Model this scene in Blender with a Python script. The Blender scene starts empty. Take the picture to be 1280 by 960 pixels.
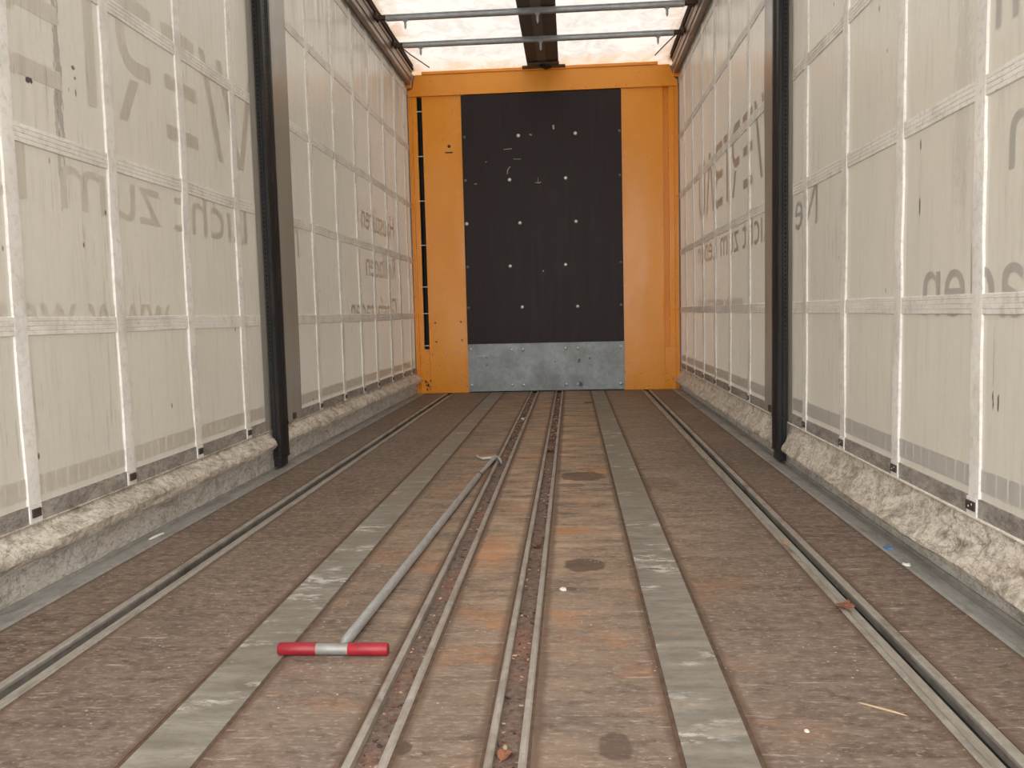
import bpy, bmesh, math, random
from mathutils import Vector, Matrix, noise

random.seed(7)
S = bpy.context.scene
COL = S.collection

# ------------------------------------------------------------------ camera
cam_d = bpy.data.cameras.new('camera')
cam_d.sensor_width = 36.0
cam_d.lens = 36.0 * 1059.66 / 1280.0
cam_d.clip_start = 0.02
cam = bpy.data.objects.new('camera', cam_d)
COL.objects.link(cam)
RX = Vector((0.99730002, 0.06929981, -0.02429409))
DN = Vector((-0.01839887, -0.08447261, -0.99625592))
FW = Vector((-0.07109253, 0.99401304, -0.0829695))
M = Matrix.Identity(4)
for i in range(3):
    M[i][0] = RX[i]; M[i][1] = -DN[i]; M[i][2] = -FW[i]
M[0][3], M[1][3], M[2][3] = 0.237, 0.0, 0.7417
cam.matrix_world = M
S.camera = cam

# ------------------------------------------------------------------ world (bright overcast sky) and exposure
w = bpy.data.worlds.new('overcast_sky'); S.world = w
w.use_nodes = True
wn = w.node_tree.nodes; wl = w.node_tree.links
bg = wn['Background']
bg.inputs['Strength'].default_value = 3.0
tc = wn.new('ShaderNodeTexCoord'); sp = wn.new('ShaderNodeSeparateXYZ')
cr = wn.new('ShaderNodeValToRGB')
cr.color_ramp.elements[0].position = 0.0; cr.color_ramp.elements[0].color = (0.80, 0.79, 0.78, 1)
cr.color_ramp.elements[1].position = 0.9; cr.color_ramp.elements[1].color = (1.0, 0.985, 0.96, 1)
wl.new(tc.outputs['Generated'], sp.inputs[0]); wl.new(sp.outputs['Z'], cr.inputs[0]); wl.new(cr.outputs[0], bg.inputs['Color'])
mr = wn.new('ShaderNodeMapRange')                       # sky strength raised towards the open rear end, added to brighten the inside
mr.inputs['From Min'].default_value = 0.3; mr.inputs['From Max'].default_value = -1.0
mr.inputs['To Min'].default_value = 2.9; mr.inputs['To Max'].default_value = 6.2
wl.new(sp.outputs['Y'], mr.inputs['Value']); wl.new(mr.outputs[0], bg.inputs['Strength'])
sun_d = bpy.data.lights.new('veiled_sun', 'SUN'); sun_d.energy = 1.6; sun_d.angle = math.radians(40); sun_d.color = (1, 0.965, 0.90)
sun = bpy.data.objects.new('veiled_sun', sun_d); COL.objects.link(sun)
sun.rotation_euler = (math.radians(-20), math.radians(14), 0)
S.view_settings.view_transform = 'Standard'
S.view_settings.look = 'None'
S.view_settings.exposure = 0.02
S.view_settings.gamma = 1.0
S.view_settings.use_curve_mapping = False
S.cycles.max_bounces = 14
S.cycles.diffuse_bounces = 8
S.cycles.transmission_bounces = 8
S.cycles.use_denoising = True

# ------------------------------------------------------------------ helpers
def smooth(o, ang=40):
    me = o.data
    for p in me.polygons: p.use_smooth = True
    try:
        me.set_sharp_from_angle(angle=math.radians(ang))
    except Exception:
        pass
    return o

def obj(name, bm, mat, parent=None, loc=(0, 0, 0), sm=False):
    """link a bmesh given in world coordinates as one mesh object"""
    me = bpy.data.meshes.new(name)
    L = Vector(loc)
    if parent is not None:
        L = Vector((0, 0, 0)); p = parent
        while p is not None:
            L += p.location; p = p.parent
    bmesh.ops.translate(bm, verts=bm.verts, vec=-L)
    bm.normal_update()
    bm.to_mesh(me); bm.free()
    me.materials.append(mat)
    o = bpy.data.objects.new(name, me); COL.objects.link(o)
    if parent is not None: o.parent = parent
    else: o.location = L
    if sm: smooth(o)
    return o

def tag(o, label=None, cat=None, group=None, kind=None):
    if label: o['label'] = label
    if cat: o['category'] = cat
    if group: o['group'] = group
    if kind: o['kind'] = kind
    return o

def thing(name, label, cat, loc=(0, 0, 0), group=None):
    o = bpy.data.objects.new(name, None); COL.objects.link(o); o.location = loc
    o.empty_display_size = 0.1
    return tag(o, label, cat, group)

def box(bm, x0, x1, y0, y1, z0, z1, bev=0.0):
    vs = [bm.verts.new((x, y, z)) for x in (x0, x1) for y in (y0, y1) for z in (z0, z1)]
    fs = [(0, 1, 3, 2), (4, 6, 7, 5), (0, 4, 5, 1), (2, 3, 7, 6), (0, 2, 6, 4), (1, 5, 7, 3)]
    faces = [bm.faces.new([vs[i] for i in f]) for f in fs]
    if bev > 0:
        es = list({e for f in faces for e in f.edges})
        bmesh.ops.bevel(bm, geom=es, offset=bev, segments=2, affect='EDGES', profile=0.7)

def boxes(*bs, bev=0.0):
    bm = bmesh.new()
    for b in bs: box(bm, *b, bev=bev)
    return bm

def tube(bm, pts, rads, n=14, cap=True):
    """tube along pts with a radius per point"""
    pts = [Vector(p) for p in pts]
    rings = []
    for i, p in enumerate(pts):
        if i == 0: d = pts[1] - p
        elif i == len(pts) - 1: d = p - pts[i - 1]
        else: d = pts[i + 1] - pts[i - 1]
        d.normalize()
        a = d.cross(Vector((0, 0, 1)))
        if a.length < 1e-3: a = d.cross(Vector((0, 1, 0)))
        a.normalize(); b = d.cross(a).normalized()
        r = rads[i] if isinstance(rads, (list, tuple)) else rads
        ra, rb = r if isinstance(r, tuple) else (r, r)
        rings.append([bm.verts.new(p + a * (ra * math.cos(t)) + b * (rb * math.sin(t)))
                      for t in [2 * math.pi * k / n for k in range(n)]])
    for r0, r1 in zip(rings, rings[1:]):
        for k in range(n):
            bm.faces.new((r0[k], r0[(k + 1) % n], r1[(k + 1) % n], r1[k]))
    if cap:
        bm.faces.new(list(reversed(rings[0]))); bm.faces.new(rings[-1])
    return bm

def prism_y(bm, prof, y0, y1):
    """extrude a closed x,z outline along y"""
    a = [bm.verts.new((x, y0, z)) for x, z in prof]
    b = [bm.verts.new((x, y1, z)) for x, z in prof]
    n = len(prof)
    for k in range(n):
        bm.faces.new((a[k], a[(k + 1) % n], b[(k + 1) % n], b[k]))
    bm.faces.new(list(reversed(a))); bm.faces.new(b)
    bmesh.ops.recalc_face_normals(bm, faces=bm.faces)
    return bm

def prism_face(bm, prof, y0, y1):
    """extrude a closed outline given in x,z by the depth y0..y1"""
    return prism_y(bm, prof, y0, y1)

def dome(bm, c, r, h, axis, n=12):
    """a rivet head: low dome at c whose top points along axis"""
    c = Vector(c); ax = Vector(axis).normalized()
    a = ax.orthogonal().normalized(); b = ax.cross(a)
    prev = None
    for j in range(5):
        t = j / 4 * math.pi / 2
        rr = r * math.cos(t); hh = h * math.sin(t)
        if j == 4:
            top = bm.verts.new(c + ax * h)
            for k in range(n): bm.faces.new((prev[k], prev[(k + 1) % n], top))
            break
        ring = [bm.verts.new(c + ax * hh + a * rr * math.cos(q) + b * rr * math.sin(q))
                for q in [2 * math.pi * k / n for k in range(n)]]
        if prev:
            for k in range(n): bm.faces.new((prev[k], prev[(k + 1) % n], ring[(k + 1) % n], ring[k]))
        else:
            bm.faces.new(list(reversed(ring)))
        prev = ring

def nz(x, y=0.0, z=0.0): return noise.noise(Vector((x, y, z)))

# ------------------------------------------------------------------ material kit
class Mat:
    def __init__(s, name):
        s.m = bpy.data.materials.new(name); s.m.use_nodes = True
        s.t = s.m.node_tree; s.n = s.t.nodes; s.l = s.t.links
        s.b = s.n['Principled BSDF']; s.out = s.n['Material Output']
        s.co = s.n.new('ShaderNodeNewGeometry').outputs['Position']
    def link(s, a, b): s.l.new(a, b)
    def mapping(s, scale=(1, 1, 1), loc=(0, 0, 0)):
        m = s.n.new('ShaderNodeMapping'); m.inputs['Scale'].default_value = scale; m.inputs['Location'].default_value = loc
        s.link(s.co, m.inputs['Vector']); return m.outputs[0]
    def noise(s, scale, sc=(1, 1, 1), detail=5, rough=0.6, loc=(0, 0, 0), dist=0.0):
        t = s.n.new('ShaderNodeTexNoise'); t.inputs['Scale'].default_value = scale
        t.inputs['Detail'].default_value = detail; t.inputs['Roughness'].default_value = rough
        t.inputs['Distortion'].default_value = dist
        s.link(s.mapping(sc, loc), t.inputs['Vector']); return t.outputs['Fac']
    def voro(s, scale, sc=(1, 1, 1), feat='F1', loc=(0, 0, 0)):
        t = s.n.new('ShaderNodeTexVoronoi'); t.feature = feat; t.inputs['Scale'].default_value = scale
        s.link(s.mapping(sc, loc), t.inputs['Vector']); return t.outputs['Distance']
    def ramp(s, fac, a, b, ca=0.0, cb=1.0):
        r = s.n.new('ShaderNodeMapRange'); r.inputs['From Min'].default_value = a; r.inputs['From Max'].default_value = b
        r.inputs['To Min'].default_value = ca; r.inputs['To Max'].default_value = cb
        s.link(fac, r.inputs['Value']); return r.outputs[0]
    def math(s, op, a, b=0.0, c=None):
        m = s.n.new('ShaderNodeMath'); m.operation = op
        for i, v in enumerate((a, b) if c is None else (a, b, c)):
            if isinstance(v, (int, float)): m.inputs[i].default_value = v
            else: s.link(v, m.inputs[i])
        return m.outputs[0]
    def mix(s, fac, a, b):
        m = s.n.new('ShaderNodeMix'); m.data_type = 'RGBA'
        for i, v in ((0, fac), (6, a), (7, b)):
            if isinstance(v, (int, float)): m.inputs[i].default_value = v
            elif isinstance(v, tuple): m.inputs[i].default_value = (*v, 1)
            else: s.link(v, m.inputs[i])
        return m.outputs[2]
    def xyz(s):
        p = s.n.new('ShaderNodeSeparateXYZ'); s.link(s.co, p.inputs[0]); return p.outputs
    def bump(s, h, strength=0.3, dist=0.01):
        b = s.n.new('ShaderNodeBump'); b.inputs['Strength'].default_value = strength; b.inputs['Distance'].default_value = dist
        s.link(h, b.inputs['Height']); s.link(b.outputs[0], s.b.inputs['Normal']); return b.outputs[0]
    def set(s, col=None, rough=None, metal=None, spec=None):
        for k, v in (('Base Color', col), ('Roughness', rough), ('Metallic', metal), ('Specular IOR Level', spec)):
            if v is None: continue
            if isinstance(v, (int, float)): s.b.inputs[k].default_value = v
            elif isinstance(v, tuple): s.b.inputs[k].default_value = (*v, 1)
            else: s.link(v, s.b.inputs[k])
        return s
    def translucent(s, col, amount, normal=None):
        """cloth that lets some of the daylight outside through"""
        tr = s.n.new('ShaderNodeBsdfTranslucent')
        if isinstance(col, tuple): tr.inputs['Color'].default_value = (*col, 1)
        else: s.link(col, tr.inputs['Color'])
        if normal is not None: s.link(normal, tr.inputs['Normal'])
        mx = s.n.new('ShaderNodeMixShader')
        if isinstance(amount, (int, float)): mx.inputs[0].default_value = amount
        else: s.link(amount, mx.inputs[0])
        s.link(s.b.outputs[0], mx.inputs[1]); s.link(tr.outputs[0], mx.inputs[2]); s.link(mx.outputs[0], s.out.inputs[0])
        return s

def fabric_mat(name, base, thru, dirt=1.25, rough=0.30, k=1.0, spots=()):
    m = Mat(name)
    streak = m.noise(9, (1, 5, 0.35), 6, 0.65)
    big = m.noise(1.3, (1, 1, 0.8), 4, 0.5, loc=(3, 1, 2))
    fine = m.noise(60, (1, 1, 0.5), 3, 0.6)
    d = m.math('MULTIPLY', m.ramp(streak, 0.52, 0.75), 0.42 * dirt)
    c = m.mix(m.ramp(big, 0.35, 0.7), base, tuple(v * 0.93 for v in base))
    c = m.mix(m.ramp(fine, 0.35, 0.75, 0, 0.12), c, (0.35, 0.31, 0.26))
    c = m.mix(d, c, (0.42, 0.37, 0.31))
    # thin vertical scratches and rubbed marks
    sc = m.noise(34, (1, 3.2, 0.16), 3, 0.6, loc=(5, 3, 1))
    patch = m.noise(2.6, (1, 1, 0.5), 3, 0.5, loc=(9, 4, 7))
    f = m.math('MULTIPLY', m.ramp(sc, 0.60, 0.70), m.ramp(patch, 0.44, 0.62))
    c = m.mix(m.math('MULTIPLY', f, 0.6 * dirt), c, (0.26, 0.22, 0.19))
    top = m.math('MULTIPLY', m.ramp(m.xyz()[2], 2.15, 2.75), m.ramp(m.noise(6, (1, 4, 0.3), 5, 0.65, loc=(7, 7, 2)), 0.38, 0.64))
    c = m.mix(m.math('MULTIPLY', top, 0.6 * dirt), c, (0.17, 0.145, 0.12))     # black run-off streaks plus the roof rail's shade, painted into the cloth
    # little dark specks
    v = m.voro(9, (1, 1, 0.55)); p2 = m.noise(2.1, (1, 1, 1), 2, 0.5, loc=(1, 8, 4))
    f = m.math('MULTIPLY', m.ramp(v, 0.06, 0.03), m.ramp(p2, 0.44, 0.52))
    c = m.mix(m.math('MULTIPLY', f, 0.75 * dirt), c, (0.06, 0.05, 0.045))
    # hairline creases
    cr_ = m.noise(3.2, (1, 1, 1), 8, 0.75, loc=(2, 2, 9), dist=1.4)
    cl = m.math('ABSOLUTE', m.math('SUBTRACT', cr_, 0.5))
    c = m.mix(m.ramp(cl, 0.004, 0.0, 0, 0.22 * dirt), c, (0.33, 0.28, 0.24))
    for sx, sy, sz, ry, rz, k in spots:      # scuffs and black rub marks, each where it is on the real curtain
        x, y, z = m.xyz()
        q = m.math('ADD', m.math('POWER', m.math('DIVIDE', m.math('SUBTRACT', y, sy), ry), 2.0),
                   m.math('POWER', m.math('DIVIDE', m.math('SUBTRACT', z, sz), rz), 2.0))
        q = m.math('ADD', q, m.math('MULTIPLY', m.math('SUBTRACT', m.noise(75, (1, 1, 0.35), 3, 0.7, loc=(sy, 1, 2)), 0.5), 4.0))
        q = m.math('MULTIPLY', m.ramp(q, 1.0, 0.5, 0, k), m.math('GREATER_THAN', m.math('MULTIPLY', x, sx), 0))
        c = m.mix(q, c, (0.045, 0.032, 0.030))
    m.set(c, rough, spec=0.6)
    wr = m.noise(3.0, (1, 2.4, 0.5), 3, 0.5, loc=(4, 4, 4))
    nrm = m.bump(m.math('ADD', wr, m.math('MULTIPLY', fine, 0.03)), 0.35, 0.012)
    m.translucent(m.mix(1.0, c, c) if k == 1 else c, thru)
    return m.m

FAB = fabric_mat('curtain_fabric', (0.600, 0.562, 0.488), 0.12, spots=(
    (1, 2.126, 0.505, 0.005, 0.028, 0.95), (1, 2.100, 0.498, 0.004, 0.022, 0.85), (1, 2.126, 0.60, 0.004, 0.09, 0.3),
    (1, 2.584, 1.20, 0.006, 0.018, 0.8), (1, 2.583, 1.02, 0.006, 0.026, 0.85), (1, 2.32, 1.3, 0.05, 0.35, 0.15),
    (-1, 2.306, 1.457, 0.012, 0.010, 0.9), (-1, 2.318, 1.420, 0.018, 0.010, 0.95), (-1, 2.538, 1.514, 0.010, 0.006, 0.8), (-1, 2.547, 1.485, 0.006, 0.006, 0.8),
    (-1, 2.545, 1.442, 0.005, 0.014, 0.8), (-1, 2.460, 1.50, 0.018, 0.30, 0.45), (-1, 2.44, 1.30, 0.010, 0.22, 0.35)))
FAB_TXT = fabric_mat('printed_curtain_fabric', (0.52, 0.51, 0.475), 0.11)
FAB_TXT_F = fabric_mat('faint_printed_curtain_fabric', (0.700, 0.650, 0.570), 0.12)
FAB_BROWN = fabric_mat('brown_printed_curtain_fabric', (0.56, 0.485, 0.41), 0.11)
FAB_GREY = fabric_mat('grey_lined_fabric', (0.385, 0.355, 0.315), 0.05, 0.5, 0.26)

def strap_mat(name, base, lines=False):
    m = Mat(name)
    a = m.noise(45, (1, 1, 1), 5, 0.75); b = m.noise(7, (1, 1, 1), 4, 0.6, loc=(3, 3, 1)); g = m.noise(2, (1, 1, 1), 3, 0.5, loc=(7, 1, 1))
    c = m.mix(m.ramp(a, 0.50, 0.72, 0, 0.40), base, (0.34, 0.30, 0.26))
    c = m.mix(m.math('MULTIPLY', m.ramp(b, 0.5, 0.8), 0.45), c, (0.36, 0.32, 0.28))
    c = m.mix(m.math('MULTIPLY', m.ramp(g, 0.45, 0.7), 0.25), c, (0.48, 0.43, 0.37))
    m.set(c, 0.6); m.bump(a, 0.3, 0.002)
    m.translucent(c, 0.14)
    return m.m
STRAP = strap_mat('webbing', (0.93, 0.91, 0.87))
BAND = strap_mat('ribbed_webbing', (0.93, 0.90, 0.86))

def dirty_vinyl(name, base, dark, lo, hi, amt, thru=0.05):
    m = Mat(name)
    a = m.noise(9, (1, 1.0, 2.2), 10, 0.78, dist=0.8); b = m.noise(55, (1, 0.7, 1.8), 6, 0.8, loc=(2, 5, 1)); g = m.noise(2.4, (1, 1, 1), 3, 0.5)
    d_ = m.noise(26, (1, 1.2, 1.0), 8, 0.75, loc=(4, 5, 1), dist=1.2)
    c = m.mix(m.math('MULTIPLY', m.ramp(a, lo, hi), amt), base, dark)
    c = m.mix(m.math('MULTIPLY', m.ramp(b, 0.50, 0.66), amt * 0.8), c, dark)
    c = m.mix(m.math('MULTIPLY', m.ramp(d_, 0.54, 0.68), amt * 0.7), c, dark)
    c = m.mix(m.ramp(g, 0.4, 0.75, 0, 0.30), c, (0.36, 0.27, 0.18))
    cl = m.math('ABSOLUTE', m.math('SUBTRACT', m.noise(4.5, (1, 1, 1), 8, 0.72, loc=(8, 2, 9), dist=2.2), 0.5))
    c = m.mix(m.ramp(cl, 0.007, 0.0, 0, 0.85), c, (0.07, 0.055, 0.045))
    c2 = m.math('ABSOLUTE', m.math('SUBTRACT', m.noise(11, (1, 0.5, 1), 8, 0.7, loc=(1, 6, 3), dist=1.0), 0.5))
    c = m.mix(m.ramp(c2, 0.006, 0.0, 0, 0.35), c, (0.10, 0.08, 0.065))
    m.set(c, 0.5)
    h = m.math('ADD', m.math('ADD', a, m.math('MULTIPLY', b, 0.35)), m.ramp(cl, 0.02, 0.0, 0, -0.5))
    m.bump(h, 0.45, 0.008)
    m.translucent(c, thru)
    return m.m
HEM = dirty_vinyl('stained_hem', (0.50, 0.465, 0.43), (0.12, 0.10, 0.09), 0.40, 0.66, 0.8)
ROLL = dirty_vinyl('stained_skirt_vinyl', (0.72, 0.66, 0.57), (0.15, 0.11, 0.08), 0.46, 0.64, 0.85)
FLAP = dirty_vinyl('grey_skirt_vinyl', (0.56, 0.53, 0.48), (0.13, 0.11, 0.09), 0.47, 0.66, 0.8)

def paint_mat(name, base, rough, wear=1.0):
    m = Mat(name)
    a = m.noise(3, (1, 1, 0.35), 5, 0.6); b = m.noise(28, (1, 1, 1), 4, 0.6)
    c = m.mix(m.ramp(a, 0.4, 0.72, 0, 0.28), base, tuple(v * 0.74 for v in base))
    zz = m.xyz()[2]
    low = m.ramp(zz, 0.55, 0.05)
    sp_ = m.noise(26, (1.0, 1, 2.2), 5, 0.7, loc=(3, 1, 4))
    c = m.mix(m.math('MULTIPLY', m.math('MULTIPLY', m.ramp(sp_, 0.60, 0.68), low), 0.8 * wear), c, (0.10, 0.05, 0.02))
    sp2 = m.noise(15, (1.5, 1, 1.0), 4, 0.7, loc=(8, 2, 2))
    c = m.mix(m.math('MULTIPLY', m.ramp(sp2, 0.69, 0.74), 0.55 * wear), c, (0.22, 0.10, 0.03))
    m.set(c, m.ramp(b, 0.3, 0.8, rough, rough + 0.08), spec=0.5)
    m.bump(m.noise(2.2, (1, 1, 0.6), 2, 0.5), 0.5, 0.03)
    return m.m
ORANGE = paint_mat('orange_paint', (0.86, 0.325, 0.018), 0.22)
ORANGE2 = paint_mat('orange_header_paint', (0.84, 0.32, 0.020), 0.32, 0.6)

def ply_mat():
    m = Mat('phenolic_plywood')
    a = m.noise(16, (3, 1, 0.10), 5, 0.6); b = m.noise(4, (1, 1, 1), 4, 0.6)
    c = m.mix(m.ramp(a, 0.35, 0.7), (0.0195, 0.0120, 0.0125), (0.031, 0.0200, 0.0205))
    c = m.mix(m.ramp(b, 0.62, 0.8, 0, 0.4), c, (0.055, 0.048, 0.045))
    v = m.noise(11, (1, 1, 2.4), 5, 0.75, loc=(4, 0, 2))
    c = m.mix(m.ramp(v, 0.735, 0.765, 0, 0.5), c, (0.28, 0.25, 0.22))
    m.set(c, m.ramp(a, 0.3, 0.7, 0.40, 0.52), spec=0.2)
    m.bump(a, 0.12, 0.003)
    return m.m
PLY = ply_mat()

def galv_mat(name='galvanised_steel', base=(0.235, 0.255, 0.26), rough=0.45, metal=0.55, sc=(1, 1, 1), dirt=0.3, dirtcol=(0.16, 0.13, 0.11)):
    m = Mat(name)
    v = m.noise(22, sc, 4, 0.7); a = m.noise(4, sc, 6, 0.65, loc=(3, 2, 1)); s_ = m.noise(10, (0.3, 1, 3), 5, 0.7)
    c = m.mix(m.ramp(v, 0.35, 0.7), tuple(q * 0.86 for q in base), tuple(q * 1.16 for q in base))
    c = m.mix(m.ramp(a, 0.48, 0.75, 0, dirt), c, dirtcol)
    c = m.mix(m.ramp(s_, 0.62, 0.72, 0, 0.35), c, (0.6, 0.6, 0.58))
    m.set(c, m.ramp(a, 0.3, 0.8, rough - 0.08, rough + 0.15), metal)
    m.bump(v, 0.12, 0.003)
    return m.m
GALV = galv_mat()
BOLT = galv_mat('zinc_bolt', (0.62, 0.62, 0.60), 0.35, 0.7, dirt=0.1)
POLE = galv_mat('galvanised_pole', (0.50, 0.515, 0.52), 0.42, 0.6, (3, 1, 3), dirt=0.2)
RAILM = galv_mat('dirty_floor_rail', (0.36, 0.325, 0.285), 0.55, 0.2, (3, 1.2, 1), dirt=0.85, dirtcol=(0.17, 0.12, 0.09))
SIDEM = galv_mat('side_rail_steel', (0.33, 0.32, 0.30), 0.5, 0.25, (3, 1.2, 1), dirt=0.7, dirtcol=(0.14, 0.11, 0.09))
BOWM = galv_mat('bow_aluminium', (0.36, 0.38, 0.40), 0.4, 0.3, (1, 1, 1), dirt=0.2)
TOPRAIL = galv_mat('roof_rail_aluminium', (0.27, 0.225, 0.19), 0.38, 0.5, (1, 0.3, 1), dirt=0.5, dirtcol=(0.16, 0.11, 0.08))

def plain(name, col, rough=0.6, metal=0.0, vary=0.2, scale=20):
    m = Mat(name)
    a = m.noise(scale, (1, 1, 1), 4, 0.6)
    c = m.mix(m.ramp(a, 0.35, 0.7, 0, 1), tuple(v * (1 - vary) for v in col), tuple(min(1, v * (1 + vary)) for v in col))
    m.set(c, rough, metal); m.bump(a, 0.15, 0.002)
    return m.m
RED = plain('red_grip', (0.29, 0.012, 0.022), 0.42, 0, 0.18, 25)
BLACKM = plain('black_gap', (0.012, 0.010, 0.010), 0.7)
DARKBR = plain('dark_corroded_edge', (0.060, 0.035, 0.027), 0.75, 0, 0.5, 60)
BUCK = plain('dark_buckle', (0.06, 0.045, 0.04), 0.5)
PIPING = plain('pale_piping', (0.72, 0.68, 0.60), 0.55)
SUB = plain('subfloor', (0.035, 0.028, 0.022), 0.9)
SEAL = plain('brown_sealant', (0.105, 0.062, 0.040), 0.8, 0, 0.35, 40)
LEAF = plain('dry_leaf', (0.42, 0.20, 0.12), 0.7, 0, 0.4, 90)
LEAF2 = plain('dark_dry_leaf', (0.15, 0.065, 0.045), 0.75, 0, 0.4, 90)
CHIP = plain('pale_chip', (0.72, 0.70, 0.66), 0.6, 0, 0.1)
CHIPW = plain('wood_splinter', (0.50, 0.36, 0.23), 0.7, 0, 0.2)
BLUE = plain('blue_scrap', (0.05, 0.17, 0.42), 0.5)
GRND = plain('yard_paving', (0.30, 0.29, 0.27), 0.9, 0, 0.15, 3)
TAPE = fabric_mat('tape_shadow_fabric', (0.585, 0.575, 0.545), 0.11, 0.7)
SPINE = fabric_mat('dark_roof_band', (0.085, 0.068, 0.056), 0.10, 0.3, 0.6)
SPINE2 = fabric_mat('brown_roof_strip', (0.21, 0.165, 0.135), 0.22, 0.4, 0.5)

def post_mat():
    m = Mat('black_post_paint')
    x, y, z = m.xyz()
    a = m.noise(14, (1, 1, 0.3), 5, 0.65)
    c = m.mix(m.ramp(a, 0.4, 0.75), (0.013, 0.014, 0.015), (0.030, 0.026, 0.024))
    r = m.noise(7, (1, 1, 0.5), 5, 0.75, loc=(3, 3, 3))
    c = m.mix(m.math('MULTIPLY', m.ramp(r, 0.63, 0.72), 0.5), c, (0.12, 0.075, 0.055))
    # punched hole row, 21 mm apart: dark dots on both faces
    fz = m.math('SUBTRACT', m.math('FRACT', m.math('DIVIDE', z, 0.0214)), 0.5)
    dz = m.math('MULTIPLY', fz, 0.0214)
    ax = m.math('SUBTRACT', m.math('ABSOLUTE', x), 1.233)
    ay = m.math('SUBTRACT', y, 4.105)
    d1 = m.math('SQRT', m.math('ADD', m.math('MULTIPLY', ax, ax), m.math('MULTIPLY', dz, dz)))
    d2 = m.math('SQRT', m.math('ADD', m.math('MULTIPLY', ay, ay), m.math('MULTIPLY', dz, dz)))
    h = m.math('MULTIPLY', m.math('LESS_THAN', m.math('MINIMUM', d1, d2), 0.0043), m.math('GREATER_THAN', z, 0.53))
    c = m.mix(h, c, (0.001, 0.001, 0.001))
    m.set(c, m.math('ADD', m.ramp(a, 0.3, 0.7, 0.38, 0.48), m.math('MULTIPLY', h, 0.5)), spec=0.3)
    m.bump(m.math('SUBTRACT', 1.0, h), 0.6, 0.004)
    return m.m
POST = post_mat()

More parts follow.
